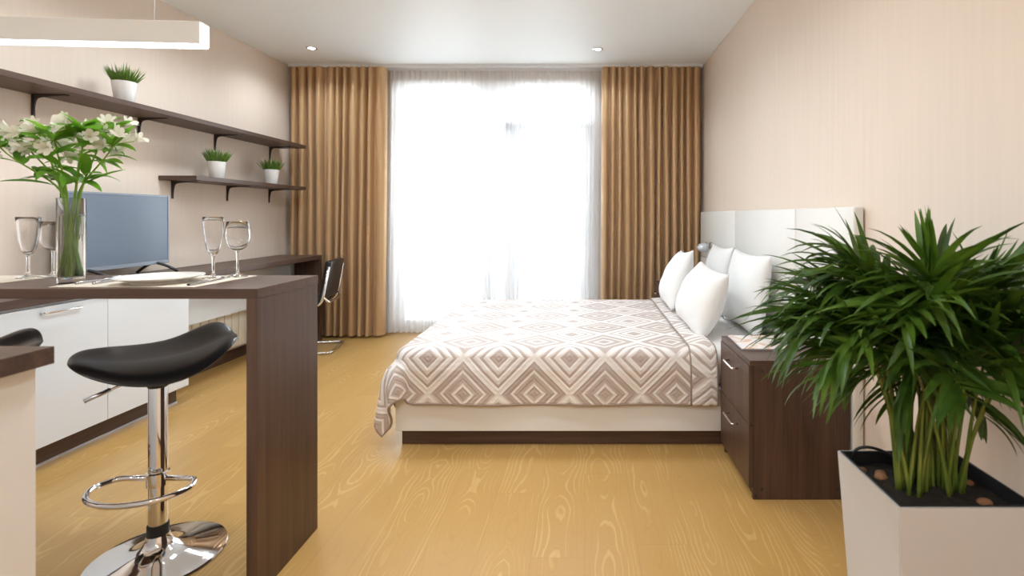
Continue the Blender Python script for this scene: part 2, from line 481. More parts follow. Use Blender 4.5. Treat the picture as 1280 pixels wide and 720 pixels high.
bm = B(); box(bm, XM + .055, XM + .165, YW + .03, YW + .04, .04, 2.11); box(bm, XM + .055, XM + .165, YW + .03, YW + .04, 2.17, 2.49); obj('pane', bm, M['pane'], d1)
for z in (.78, .54):
    bm = B(); box(bm, XM - .02, XM + .02, YW - .02, YW, z - .04, z + .04, .004); obj('hinge', bm, M['alu'], d1)
bm = B(); box(bm, WX1 - .135, WX1 - .105, YW - .03, YW - .015, .98, 1.10, .004); tube(bm, [(WX1 - .12, YW - .02, 1.05), (WX1 - .12, YW - .06, 1.05), (WX1 - .24, YW - .06, 1.05)], .009)
obj('handle', bm, M['alu'], d1)

# balcony outside
bm = B(); box(bm, -4.5, 3.0, YB + .25, 6.75, -.14, -.02); obj('balcony_floor', bm, M['concrete'], kind='structure')
bm = B(); box(bm, -4.5, 3.0, YB + .25, 6.75, 2.66, 2.86); obj('balcony_soffit', bm, M['facade'], kind='structure')
YR = 6.65
rail = thing('balcony_railing', 'pale metal balcony railing seen faintly through the sheer curtain', 'railing', (-.7, YR, -.02))
bm = B(); box(bm, -4.4, 2.9, YR - .025, YR + .025, 1.06, 1.10, .006); obj('top_rail', bm, M['outm'], rail)
for z in (.86, .10):
    bm = B(); box(bm, -4.4, 2.9, YR - .012, YR + .012, z, z + .025, .003); obj('rail', bm, M['outm'], rail)
for k in range(6):
    x = -4.35 + k * 1.43
    bm = B(); box(bm, x - .02, x + .02, YR - .02, YR + .02, -.02, 1.06, .004); obj('post', bm, M['outm'], rail)
bm = B(); box(bm, -4.4, 2.9, YR - .004, YR + .004, .14, .74); obj('infill_panel', bm, M['facade'], rail)
tb = thing('balcony_table', 'small low balcony table seen faintly through the sheer curtain', 'table', (-1.58, 5.95, -.02))
bm = B(); box(bm, -1.86, -1.30, 5.70, 6.20, .49, .52, .008); obj('tabletop', bm, M['outm'], tb)
for sx in (-1.83, -1.33):
    for sy in (5.73, 6.17):
        bm = B(); tube(bm, [(sx, sy, -.02), (sx, sy, .49)], .014); obj('leg', bm, M['outm'], tb)
ch = thing('balcony_chair', 'folding balcony chair behind the sheer curtain beside the low table', 'chair', (-2.08, 5.95, -.02))
bm = B(); box(bm, -2.26, -1.92, 5.75, 6.15, .40, .43, .008); obj('seat', bm, M['outm'], ch)
for sy in (5.76, 6.14):
    bm = B(); tube(bm, [(-2.16, sy, .84), (-1.88, sy, -.02)], .012); obj('leg', bm, M['outm'], ch)
    bm = B(); tube(bm, [(-2.02, sy, .42), (-2.26, sy, -.02)], .012); obj('leg', bm, M['outm'], ch)
bm = B()
for k in range(5):
    z = .56 + k * .06; x = -2.16 + (.84 - z) * .325
    box(bm, x - .008, x + .008, 5.75, 6.15, z - .02, z + .02, .003)
obj('backrest', bm, M['outm'], ch)

# curtain rail
rl = thing('curtain_rail', 'slim white double curtain rail along the ceiling above the window', 'curtain rail', ((XL + XR) / 2, 5.06, 2.68))
bm = B(); box(bm, XL + .03, XR - .03, 5.052, 5.068, 2.672, 2.70, .002); box(bm, XL + .03, XR - .03, 5.187, 5.203, 2.672, 2.70, .002)
box(bm, XL + .03, XR - .03, 5.045, 5.21, 2.692, 2.70); obj('track', bm, M['pvc'], rl)
for x in (XL + .02, XR - .03):
    bm = B(); box(bm, x, x + .012, 5.045, 5.21, 2.665, 2.70, .002); obj('end_cap', bm, M['white'], rl)

def pleat_curtain(name, x0, x1, xb0, xb1, n, amp, y, z0, z1, seed, label, cat='curtain', mat='satin', hem=True, nz=22, sub=14, prof='fold'):
    rr = random.Random(seed)
    ws = [0.7 + 0.6 * rr.random() for _ in range(n)]; tot = sum(ws)
    cum = [0]
    for w in ws: cum.append(cum[-1] + w / tot)
    amps = [0.75 + 0.5 * rr.random() for _ in range(n)]; ph = [rr.uniform(-.5, .5) for _ in range(n)]
    xs = []
    for i in range(n):
        for k in range(sub): xs.append((i, k / sub))
    xs.append((n - 1, 1.0))
    def f(u, v):
        i, k = xs[min(int(round(u * (len(xs) - 1))), len(xs) - 1)]
        t = cum[i] + (cum[i + 1] - cum[i]) * k
        z = z1 + (z0 - z1) * v
        w = v
        xa = x0 + (x1 - x0) * t; xb = xb0 + (xb1 - xb0) * t
        x = xa + (xb - xa) * w ** 1.5
        a = amp * amps[i] * (0.75 + 0.45 * w)
        s = math.sin(2 * PI * k)
        if prof == 'fold': yy = y - a * (abs(math.sin(PI * k)) ** .62 - .5) * 2 + .008 * math.sin(3 * v + ph[i] * 4) * math.sin(PI * k)
        else: yy = y + a * s
        x += .05 * a * math.sin(4 * PI * k) * (0.6 + 0.5 * w) + .006 * math.sin(5 * v + ph[i] * 6) * math.sin(PI * t)
        return (x, yy, z)
    bm = B(); grid(bm, len(xs) - 1, nz, f)
    o = obj(name, bm, M[mat], smooth=True)
    tag(o, label, cat, None)
    if hem:
        bm = B()
        grid(bm, len(xs) - 1, 2, lambda u, v: tuple(a + b for a, b in zip(f(u, 1 - .023 * v), (0, -.004, 0))))
        h = obj('hem', bm, M[mat], o, smooth=True)
    return o
pleat_curtain('curtain', XL + .035, -1.96, XL + .035, -1.985, 11, .042, 5.06, .025, 2.672, 3,
              'gold brown satin curtain hanging behind the desk chair, beside the left wall')
pleat_curtain('curtain', .165, XR - .03, .15, XR - .03, 13, .040, 5.06, .025, 2.672, 9,
              'gold brown satin curtain behind the pillows and headboard, beside the right wall')
sh = pleat_curtain('sheer_curtain', -1.97, .20, -2.02, .19, 40, .016, 5.195, .02, 2.672, 21,
              'white sheer curtain across the bright balcony window', 'curtain', 'sheer', False, 10, 8, 'wave')

# ------------------------------------------------------------------ lamps of the room and added fill spots
def downlight(x, y, label):
    t = thing('downlight', label, 'ceiling light', (x, y, ZC), 0, 'recessed ceiling downlights')
    bm = B(); lathe(bm, [(.030, -.002), (.036, -.007), (.046, -.006), (.049, 0), (.030, 0)], 28, (x, y, ZC), closed=True); obj('trim_ring', bm, M['chrome'], t, True)
    bm = B(); lathe(bm, [(0, -.010), (.018, -.008), (.029, -.003), (.029, -.001)], 24, (x, y, ZC)); obj('bulb', bm, M['down'], t, True)
downlight(-2.44, 4.57, 'small round recessed ceiling downlight near the gold curtain by the shelves')
downlight(.115, 4.60, 'small round recessed ceiling downlight above the bed near the right hand curtain')

def area(name, loc, rot, sx, sy, power, col=(1, 1, 1)):
    l = bpy.data.lights.new(name, 'AREA'); l.shape = 'RECTANGLE'; l.size = sx; l.size_y = sy; l.energy = power; l.color = col
    o = bpy.data.objects.new(name, l); COL.objects.link(o); o.location = loc; o.rotation_euler = rot
    return o
def spot(name, loc, power, ang=150, rad=.05, col=(.85, .935, 1.0)):
    l = bpy.data.lights.new(name, 'SPOT'); l.energy = power; l.spot_size = math.radians(ang); l.spot_blend = 0.7; l.shadow_soft_size = rad; l.color = col
    o = bpy.data.objects.new(name, l); COL.objects.link(o); o.location = loc
    return o
for (x, y) in ((-2.44, 4.57), (.115, 4.60)):
    spot('downlight_and_fill_lamp', (x, y, ZC - .02), 12)
for (x, y, p) in ((-2.0, 3.4, 25), (-.9, 3.2, 16), (.1, 3.2, 12), (-2.1, 2.4, 15), (-.7, 1.9, 32), (.1, 1.9, 12),
                  (-2.0, -.4, 34), (-.75, -.4, 18), (.1, -.4, 10), (-2.0, -1.6, 40), (-.75, -1.6, 34), (.1, -1.6, 12)):
    spot('downlight_and_fill_lamp', (x, y, ZC - .02), p * 1.3, 165, .12)  # fill spots added out of view to brighten the room, no fixtures

# world and daylight
w = bpy.data.worlds.new('sky'); sc.world = w; w.use_nodes = True
bg = w.node_tree.nodes['Background']; bg.inputs[0].default_value = (.88, .94, 1.0, 1); bg.inputs[1].default_value = 6.5
pt = area('window_portal', ((WX0 + WX1) / 2, YB + .26, 1.27), (PI / 2, 0, 0), 2.05, 2.5, 1)
pt.data.cycles.is_portal = True
pt.rotation_euler = (-PI / 2, 0, 0)

# linear pendant over the bar
pd = thing('pendant_lamp', 'long white box pendant lamp with glowing underside above the bar', 'lamp', (-1.318, 1.752, 1.79), math.radians(4.0), local=True)
LL = 1.15
bm = B()
box(bm, -LL, 0, -.0, .052, .0, .077, .002); obj('body', bm, M['lampw'], pd)
bm = B(); box(bm, -LL + .004, -.004, .003, .049, -.003, .004); obj('diffuser', bm, M['led'], pd)
for x in (-.165, -LL + .16):
    bm = B(); tube(bm, [(x, .026, .075), (x, .026, ZC - 1.79)], .0012, 6); obj('suspension_wire', bm, M['alu'], pd)

# ------------------------------------------------------------------ bar with the tableware
BT = .972
bar = thing('bar_counter', 'dark walnut breakfast bar on a panel leg, set with glasses', 'bar', (-1.8, 1.787, 0))
bm = B(); box(bm, -2.50, -1.026, 1.604, 1.970, BT - .032, BT, .0015); obj('worktop', bm, M['wx'], bar)
bm = B(); box(bm, -1.062, -1.027, 1.606, 1.968, 0, BT - .032, .0012); obj('panel_leg', bm, M['wz'], bar)
bm = B(); box(bm, -2.498, -2.463, 1.606, 1.968, 0, BT - .032, .0012); obj('panel_leg', bm, M['wz'], bar)

def placemat(x0, x1, label):
    bm = B(); box(bm, x0, x1, 1.635, 1.945, BT, BT + .002, .0008); o = obj('placemat', bm, M['mat_cloth'])
    return tag(o, label, 'placemat', 'beige placemats on the bar')
placemat(-1.712, -1.245, 'beige placemat under the white plate at the end of the bar')
placemat(-2.445, -1.978, 'beige placemat on the bar left of the flower vase')
ZT = BT + .002
bm = B()
lathe(bm, [(0, .006), (.075, .006), (.085, .009), (.122, .019), (.125, .021), (.1245, .023), (.121, .0225), (.085, .013), (.075, .010), (0, .010)], 56)
lathe(bm, [(.070, .007), (.072, 0), (.078, 0), (.080, .007)], 56)
pl = obj('plate', bm, M['china'], smooth=True, auto=60); pl.location = (-1.447, 1.745, ZT)
tag(pl, 'round white dinner plate on the beige placemat', 'plate')

def cutlery_knife(name, x, y, ang, label):
    bm = B()
    def f(u, v):
        L = .215; s = u * L
        w = (.009 if u < .42 else .010 * (1 - max(0, (u - .42) / .58) ** 4 * .85)) * (.6 + .4 * min(1, u * 8))
        t = .0035 if u < .42 else .0014
        a = v * 2 * PI
        return (w * math.cos(a), s - L / 2, t + t * math.sin(a))
    grid(bm, 24, 10, f); bmesh.ops.remove_doubles(bm, verts=bm.verts, dist=1e-5)
    o = obj(name, bm, M['steel'], smooth=True); o.location = (x, y, ZT + .0003); o.rotation_euler = (0, 0, ang)
    return tag(o, label, 'knife')
cutlery_knife('table_knife', -1.293, 1.765, math.radians(5), 'steel table knife right of the white plate, in front of the glasses')
def fork(x, y, ang, label, L=.20):
    bm = B()
    pts = [(0, -L / 2 + L * t, .002 + .006 * max(0, (t - .55) / .45) * (1 - max(0, (t - .8) / .2) * .6)) for t in [i / 12 for i in range(9)]]
    tube(bm, pts, [.006, .0058, .005, .004, .0035, .003, .003, .0035, .006], 8)
    for k in range(4):
        xx = -.009 + .006 * k
        tube(bm, [(xx * .5, L * .16, .007), (xx, L * .25, .008), (xx, L * .37, .009), (xx, L / 2, .006)], [.002, .0018, .0016, .0008], 6)
    o = obj('table_fork', bm, M['steel'], smooth=True); o.location = (x, y, ZT + .0015); o.rotation_euler = (0, 0, ang)
    return tag(o, label, 'fork')
fork(-1.682, 1.79, math.radians(2), 'steel fork on the placemat beside the flower vase, outer of two')
fork(-1.625, 1.79, math.radians(2), 'steel fork on the placemat beside the plate, inner of two')

def make_glass(kind, name, label, loc):
    t = thing(name, label, 'glass', loc, 0, 'stemmed glasses on the bar', local=True)
    if kind == 'flute':
        H = .222; bowl = [(.006, .082), (.012, .088), (.020, .105), (.0265, .135), (.0305, .17), (.0325, .205), (.033, H)]
        st = .082
    else:
        H = .205; bowl = [(.006, .098), (.016, .101), (.028, .110), (.037, .128), (.040, .15), (.0385, .175), (.0355, H)]
        st = .098
    th = .0013
    inner = [(max(0.0, r - th), z + (th if i < 3 else 0)) for i, (r, z) in enumerate(bowl)]
    prof = bowl[1:] + [(bowl[-1][0] - th / 2, H + .0006)] + inner[::-1][:-1] + [(0, bowl[0][1] + .004)]
    bm = B(); lathe(bm, [(0.004, st)] + prof, 40)
    obj('bowl', bm, M['glass'], t, True)
    bm = B(); lathe(bm, [(0, .0005), (.033, .0005), (.034, .0015), (.032, .003), (.014, .006), (.006, .012), (.0042, .025), (.0042, st - .012), (.006, st - .002), (.0045, st + .001), (0, st + .001)], 36)
    obj('foot_and_stem', bm, M['glass'], t, True)
    return t
make_glass('flute', 'champagne_flute', 'empty champagne flute beside the plate and knife, near the bar end', (-1.353, 1.865, ZT))
make_glass('wine', 'wine_glass', 'empty round wine glass nearest the end of the bar', (-1.292, 1.905, ZT))
make_glass('flute', 'champagne_flute', 'empty champagne flute left of the flower vase', (-2.035, 1.872, ZT))
make_glass('wine', 'wine_glass', 'empty wine glass partly hidden behind the flower vase', (-1.985, 1.912, ZT))

# vase with water
VX, VY, VH, VR = -1.757, 1.752, .288, .0375
va = thing('flower_vase', 'clear straight glass vase half full of water on the bar', 'vase', (VX, VY, BT))
bm = B(); lathe(bm, [(0, 0), (VR, 0), (VR, VH), (VR - .0012, VH + .001), (VR - .0018, VH), (VR - .0018, .014), (0, .014)], 48, (VX, VY, BT)); obj('glass_body', bm, M['glass'], va, True, auto=40)
bm = B(); lathe(bm, [(0, .0143), (VR - .0020, .0143), (VR - .0020, .228), (0, .228)], 48, (VX, VY, BT)); obj('water', bm, M['water'], va, True, auto=40)

# alstroemeria stems
def leaf_mesh(bm, base, dirv, L, W, droop, mi=0, twist=0.0, n=7, fold=0.25):
    d = Vector(dirv).normalized(); p = Vector(base)
    side = d.cross(Vector((0, 0, 1)))
    if side.length < .05: side = Vector((1, 0, 0))
    side.normalize(); side = Matrix.Rotation(twist, 3, d) @ side
    prev = None
    for i in range(n + 1):
        t = i / n
        w = W * (math.sin(PI * (t ** 0.75)) ** 0.8 if 0 < t < 1 else 0.03)
        nrm = side.cross(d).normalized()
        row = [bm.verts.new(p - side * w + nrm * w * fold), bm.verts.new(p.copy()), bm.verts.new(p + side * w + nrm * w * fold)]
        if prev:
            for k in (0, 1):
                fc = bm.faces.new((prev[k], prev[k + 1], row[k + 1], row[k])); fc.material_index = mi; fc.smooth = True
        prev = row
        p = p + d * (L / n)
        d = (d + Vector((0, 0, -droop / n))).normalized()
        side = (side - d * side.dot(d)).normalized()

def blossom(bm, c, axis, s, rr):
    axis = Vector(axis).normalized(); a = axis.orthogonal().normalized(); b = axis.cross(a)
    for k in range(6):
        ang = 2 * PI * k / 6 + rr.uniform(-.15, .15)
        out = a * math.cos(ang) + b * math.sin(ang)
        d0 = (axis * 1.0 + out * .55).normalized()
        tang = axis.cross(out).normalized()
        prev = None; L = s * rr.uniform(.9, 1.1); W = L * (.25 if k % 2 else .17)
        p = Vector(c); d = d0
        for i in range(6):
            t = i / 5
            w = W * (.15 + .85 * math.sin(PI * min(1, t * .62 + .05)) ) * (1 if t < .85 else .45)
            row = [bm.verts.new(p - tang * w), bm.verts.new(p - axis * w * .12), bm.verts.new(p + tang * w)]
            if prev:
                for q in (0, 1):
                    f = bm.faces.new((prev[q], prev[q + 1], row[q + 1], row[q])); f.smooth = True
            prev = row; p = p + d * (L / 5); d = (d + out * .16).normalized()

def flower_stem(i, bx, by, tx, ty, tz, seed):
    """bx,by: offset of the cut end in the vase; t*: head position offset from vase axis, height above bar"""
    rr = random.Random(seed)
    t = thing('alstroemeria', 'white alstroemeria with long stalk and green leaves standing in the glass vase', 'flower', (VX, VY, BT + .02), 0, 'alstroemeria flowers in the vase')
    z0 = .022; rim = VR - .008
    # crossing near the rim on the opposite side
    m = math.hypot(tx, ty) + 1e-6
    ex, ey = tx / m * rim * .72, ty / m * rim * .72
    P0 = (VX + bx, VY + by, BT + z0); P1 = (VX + bx * .2 + ex * .4, VY + by * .2 + ey * .4, BT + .17)
    Pr = (VX + ex, VY + ey, BT + VH + .005)
    P3 = (VX + tx, VY + ty, BT + tz)
    low = bez(P0, tuple(P0[k] * .55 + P1[k] * .45 for k in range(3)), tuple(P1[k] * .6 + Pr[k] * .4 for k in range(3)), Pr, 8)
    k1 = tuple(Pr[k] + (Pr[k] - low[-2][k]) * 2.0 for k in range(3))
    up = bez(Pr, k1, (P3[0] - tx * .22, P3[1] - ty * .22, P3[2] - .06), P3, 9)
    pts = low + up[1:]
    bm = B(); tube(bm, pts, [.0038] * len(low) + [.0036 - .0016 * j / 9 for j in range(1, 10)], 8)
    # pedicels
    heads = []
    for k in range(6):
        a = 2 * PI * k / 6 + rr.uniform(0, .8); r = rr.uniform(.030, .070)
        h = Vector((P3[0] + r * math.cos(a) + tx * .10, P3[1] + r * math.sin(a) + ty * .10, P3[2] + rr.uniform(-.035, .035)))
        tube(bm, bez(P3, (P3[0], P3[1], P3[2] + .012), tuple(h * .7 + Vector(P3) * .3), tuple(h), 4), .0014, 6)
        heads.append(h)
    obj('stalk', bm, M['stem_g'], t, True)
    for k, h in enumerate(heads):
        bm = B(); ax = (h - Vector(P3)).normalized() + Vector((0, 0, .35)) + Vector((0, -.25, 0))
        blossom(bm, h, ax, rr.uniform(.031, .042), rr)
        obj('blossom', bm, M['petal'], t, True)
    for k in range(13):
        tt = rr.uniform(.55, 1.0) if k < 6 else 1.0
        j = up[min(len(up) - 1, int(tt * (len(up) - 1)))]
        a = math.atan2(ty, tx) + rr.uniform(-2.2, 2.2)
        big = k < 2
        if big: j = up[2 + k]
        bm = B(); leaf_mesh(bm, j, (math.cos(a), math.sin(a), rr.uniform(.1, .9) + (.5 if k > 7 else 0)), rr.uniform(.11, .15) if big else rr.uniform(.07, .125), rr.uniform(.010, .017), rr.uniform(.4, 1.4), 0, rr.uniform(-.5, .5))
        obj('leaf', bm, M['leaf_b'], t, True)
FS = [(.022, .010, -.175, -.06, .455), (.018, -.018, -.115, .03, .475), (-.004, .022, -.055, -.05, .500), (-.022, .006, .015, -.07, .475),
      (-.020, -.014, .075, -.03, .500), (-.012, .020, .125, .02, .470), (.008, -.024, -.02, .06, .530), (.002, .0, .050, .07, .520), (.012, .016, -.21, .03, .50)]
for i, a in enumerate(FS): flower_stem(i, *a, 100 + i)

# ------------------------------------------------------------------ bar stools
def make_stool(loc, rotz, label):
    t = thing('bar_stool', label, 'stool', loc, rotz, 'black bar stools at the bar', local=True)
    bm = B(); lathe(bm, [(0, 0), (.198, 0), (.203, .004), (.200, .009), (.17, .016), (.11, .026), (.065, .040), (.044, .056), (.036, .075), (.0335, .085), (0, .085)], 56)
    obj('base', bm, M['chrome'], t, True, auto=45)
    bm = B(); lathe(bm, [(.0300, .080), (.0320, .083), (.0320, .118), (.0300, .122), (.0, .122)], 36); obj('rubber_collar', bm, M['rubber'], t, True, auto=45)
    bm = B(); lathe(bm, [(.028, .115), (.028, .618), (.0265, .622), (0, .622)], 36); obj('column', bm, M['chrome'], t, True, auto=45)
    bm = B(); lathe(bm, [(.0283, .255), (.034, .258), (.034, .302), (.0283, .305)], 36); obj('footrest_clamp', bm, M['chrome'], t, True, auto=45)
    # D shaped foot ring towards -y
    pts = [(.020, -.018, .280), (.105, -.030, .280)]
    arc = []
    for k in range(19):
        a = -PI * k / 18
        arc.append((.162 * math.cos(a), -.055 + .125 * math.sin(a), .280))
    path = [(.020, .0, .280), (.135, -.005, .280)] + arc + [(-.135, -.005, .280), (-.020, .0, .280)]
    bm = B(); tube(bm, fillet(path, .02, 4), .0095, 12); obj('footrest', bm, M['chrome'], t, True)
    # saddle seat
    def top(xn, yn):
        up = .068 * max(0, xn) ** 2.2 + .048 * max(0, -xn) ** 2.2
        up += .040 * max(0, xn) ** 2 * max(0, yn) + (.034 if xn > 0 else .012) * xn * xn * yn * yn
        dn = -.032 * max(0, -yn) ** 2.2 * (1 - .35 * abs(xn)) + .034 * max(0, yn) ** 1.6
        return up + dn
    NR, NA = 14, 64
    def pt(r, a, off):
        ca, sa = math.cos(a), math.sin(a)
        ex = 2 / 2.7
        x = r * math.copysign(abs(ca) ** ex, ca); y = r * math.copysign(abs(sa) ** ex, sa)
        return Vector((.222 * x * (1 - .05 * y), .186 * y * (1 - .10 * abs(x)), 0.700 + top(x, y) + off(r)))
    bm = B()
    crown = lambda r: -.014 * max(0, (r - .82) / .18) ** 2
    under = lambda r: -.030 + .008 * r
    tops = [[bm.verts.new(pt(0, 0, crown))]] + [[bm.verts.new(pt(i / NR, 2 * PI * k / NA, crown)) for k in range(NA)] for i in range(1, NR + 1)]
    edge = [bm.verts.new(pt(1.012, 2 * PI * k / NA, lambda r: -.017)) for k in range(NA)]
    bots = [[bm.verts.new(pt(i / NR * .99, 2 * PI * k / NA, under)) for k in range(NA)] for i in range(NR, 0, -1)] + [[bm.verts.new(pt(0, 0, under))]]
    rings = tops + [edge] + bots
    for A, D in zip(rings, rings[1:]):
        for k in range(NA):
            k2 = (k + 1) % NA
            if len(A) == 1: bm.faces.new((A[0], D[k], D[k2]))
            elif len(D) == 1: bm.faces.new((A[k2], A[k], D[0]))
            else: bm.faces.new((A[k2], A[k], D[k], D[k2]))
    st = obj('seat', bm, M['black'], t, True)
    bm = B(); box(bm, -.07, .07, -.07, .07, .630, .660, .006); lathe(bm, [(.028, .60), (.034, .612), (.034, .634), (0, .634)], 28)
    obj('seat_bracket', bm, M['blackp'], t)
    bm = B(); tube(bm, [(.0, -.03, .637), (-.045, -.085, .637), (-.105, -.16, .606)], .0045, 8); obj('lever', bm, M['chrome'], t, True)
    bm = B(); tube(bm, [(-.065, -.11, .627), (-.105, -.16, .606)], .0072, 10); obj('lever_grip', bm, M['alu'], t, True)
    st.rotation_euler = (0, 0, math.radians(46))
    return t
stool = make_stool((-1.500, 1.800, 0), 0, 'black saddle seat bar stool with chrome base next to the walnut bar panel')
dup(stool, (-2.115, 1.69, 0), 0, 'black bar stool mostly hidden behind the kitchen counter corner', 'black bar stools at the bar')

# kitchen counter corner
kc = thing('kitchen_counter', 'white kitchen counter corner with dark walnut worktop in the near left corner', 'counter', (-1.8, .8, 0))
bm = B(); box(bm, -2.55, -1.170, .50, 1.130, .875, .913, .0012); obj('worktop', bm, M['wx'], kc)
bm = B(); box(bm, -2.55, -1.192, .52, 1.112, 0, .875, .001); obj('side_panel', bm, M['white_warm'], kc)

# ------------------------------------------------------------------ desk run on the left wall
DT = .825; DXF = -2.54
dk = thing('desk', 'long dark walnut desk along the left wall with the television on it', 'desk', (-2.74, 3.3, 0))
bm = B(); box(bm, XL + .005, DXF, 1.62, 4.945, DT - .04, DT, .0015); obj('worktop', bm, M['wy'], dk)
bm = B(); box(bm, XL + .015, DXF + .002, 4.905, 4.943, 0, DT - .04, .0012); obj('end_panel', bm, M['wz'], dk)
bm = B(); box(bm, -2.80, -2.782, 3.305, 4.905, .43, DT - .04, .001); obj('modesty_panel', bm, M['white'], dk, label='white modesty panel')
bm = B(); box(bm, XL + .006, XL + .026, 3.30, 4.35, DT - .002, DT + .0012); obj('cable_slot', bm, M['blackp'], dk, label='black cable slot')
cb = thing('base_cabinet', 'low white cabinet with dark plinth under the desk', 'cabinet', (-2.72, 2.46, 0))
bm = B(); box(bm, XL + .02, -2.572, 1.625, 3.300, .11, DT - .041, .001); obj('body', bm, M['white'], cb)
bm = B(); box(bm, XL + .02, -2.62, 1.63, 3.285, 0, .11, .001); obj('plinth', bm, M['wy'], cb)
bm = B(); box(bm, -2.621, -2.614, 1.63, 3.285, 0, .012, .001); obj('plinth_seal', bm, M['alu'], cb, label='grey sealing strip')
for k in range(3):
    y0 = 1.62 + .56 * k
    bm = B(); box(bm, -2.570, -2.552, y0 + .0015, y0 + .5585, .112, DT - .055, .0015); d = obj('door', bm, M['white'], cb)
    bm = B(); ym = y0 + .31
    tube(bm, fillet([(-2.553, ym - .088, .742), (-2.528, ym - .088, .742), (-2.528, ym + .088, .742), (-2.553, ym + .088, .742)], .008, 4), .005, 10)
    obj('handle', bm, M['chrome'], d, True)

# radiator behind the modesty panel
rd = thing('radiator', 'cream ribbed radiator on the wall under the desk', 'radiator', (-2.88, 4.0, .13))
bm = B()
for k in range(18):
    y = 3.36 + k * .084
    box(bm, -2.905, -2.835, y + .003, y + .078, .14, .60, .005, 3)
box(bm, -2.89, -2.85, 3.36, 4.87, .17, .20); box(bm, -2.89, -2.85, 3.36, 4.87, .54, .57)
obj('ribbed_body', bm, M['rad'], rd, True, auto=50)
for y in (3.7, 4.6):
    bm = B(); tube(bm, [(-2.89, y, .50), (-2.945, y, .50)], .008); tube(bm, [(-2.89, y, .20), (-2.945, y, .20)], .008); obj('wall_bracket', bm, M['rad'], rd)

# television
tv = thing('television', 'flat television with grey blue screen standing on the desk', 'television', (-2.8, 3.10, DT))
y0, y1, z0, z1 = 2.76, 3.445, .885, 1.337
bm = B(); box(bm, -2.832, -2.800, y0, y1, z0, z1, .003); box(bm, -2.862, -2.83, y0 + .12, y1 - .12, z0 + .05, z1 - .10, .012); obj('casing', bm, M['blackp'], tv)
bm = B(); frame_rect(bm, 0, 1, 0, 1, .1, 0, 1) if False else None
def bez_frame(bm, x0, x1, ya, yb, za, zb, w, wb):
    box(bm, x0, x1, ya, ya + w, za, zb, .001); box(bm, x0, x1, yb - w, yb, za, zb, .001)
    box(bm, x0, x1, ya + w, yb - w, zb - w, zb, .001); box(bm, x0, x1, ya + w, yb - w, za, za + wb, .001)
bez_frame(bm, -2.801, -2.796, y0, y1, z0, z1, .010, .022)
obj('bezel', bm, M['bezel'], tv)
bm = B(); box(bm, -2.8005, -2.7985, y0 + .009, y1 - .009, z0 + .02, z1 - .009); obj('screen', bm, M['screen'], tv)
for y in (y0 + .12, y1 - .10):
    bm = B()
    tube(bm, bez((-2.815, y, z0 + .012), (-2.79, y + .01, z0 + .005), (-2.74, y + .03, DT + .05), (-2.70, y + .05, DT + .008), 8), .009, 10)
    tube(bm, bez((-2.815, y, z0 + .012), (-2.83, y - .01, z0 + .005), (-2.86, y - .02, DT + .05), (-2.90, y - .03, DT + .008), 8), .009, 10)
    obj('foot', bm, M['blackp'], tv, True)

# desk chair (cantilever)
dc = thing('desk_chair', 'black cantilever desk chair with chrome tube frame at the desk end', 'chair', (-2.475, 4.60, 0), math.radians(10), local=True)
# local +x is the back of the chair, it faces -x
sx0, sx1, hw = -.24, .20, .21
r = .0115
left = fillet([(.235, -hw, .80), (.16, -hw, .43), (-.26, -hw, .45), (-.255, -hw, .012), (.215, -hw, .012), (.245, -hw + .03, .012)], .09, 7)
def side(s):
    return fillet([(.225, s * hw, .76), (.165, s * hw, .415), (-.26, s * hw, .44), (-.25, s * hw, .0125), (.20, s * hw, .0125)], .08, 7)
bm = B()
tube(bm, side(-1), r, 10); tube(bm, side(1), r, 10)
tube(bm, fillet([(.195, -hw, .0125), (.235, -hw + .02, .0125), (.235, hw - .02, .0125), (.195, hw, .0125)], .03, 4), r, 10)
tube(bm, fillet([(.178, -hw, .50), (.215, -hw + .03, .445), (.215, hw - .03, .445), (.178, hw, .50)], .05, 5), r * .8, 10)
obj('frame', bm, M['chrome'], dc, True)
bm = B()
box(bm, -.23, .15, -hw + .012, hw - .012, .425, .475, .02, 4); obj('seat', bm, M['black'], dc, True, auto=60)
def backf(u, v):
    pass
bm = B()
box(bm, -.026, .026, -hw + .006, hw - .006, 0, .34, .022, 4)
bmesh.ops.rotate(bm, verts=bm.verts, cent=(0, 0, 0), matrix=Matrix.Rotation(math.radians(10.5), 3, 'Y'))
bmesh.ops.translate(bm, verts=bm.verts, vec=(.158, 0, .475)); obj('backrest', bm, M['black'], dc, True, auto=60)

# ------------------------------------------------------------------ shelves and pots
def bracket(bm, y, zt, depth=.19, drop=.125):
    box(bm, XL + .001, XL + .006, y - .009, y + .009, zt - drop, zt, .001)
    box(bm, XL + .001, XL + depth, y - .009, y + .009, zt - .006, zt, .001)
    pts = [(XL + a, zt - b * drop / .125) for a, b in ((.006, .125), (.010, .09), (.014, .055), (.019, .032), (.027, .020), (.042, .0145), (.08, .011), (.13, .008), (depth, .005))]
    for s in (-.0025,):
        f1 = [bm.verts.new((p[0], y - .003, p[1])) for p in pts] + [bm.verts.new((XL + .003, y - .003, zt - .003))]
        f2 = [bm.verts.new((p[0], y + .003, p[1])) for p in pts] + [bm.verts.new((XL + .003, y + .003, zt - .003))]
        bm.faces.new(f1); bm.faces.new(f2[::-1])
        for i in range(len(f1)):
            j = (i + 1) % len(f1); bm.faces.new((f1[i], f1[j], f2[j], f2[i]))
def shelf(y0, y1, zb, zt, ys, label):
    t = thing('wall_shelf', label, 'shelf', (XL, (y0 + y1) / 2, zb), 0, 'walnut shelves on the left wall')
    bm = B(); box(bm, XL + .001, -2.684, y0, y1, zb, zt, .0012); obj('board', bm, M['wy'], t)
    for y in ys:
        bm = B(); bracket(bm, y, zb); obj('bracket', bm, M['bronze'], t)
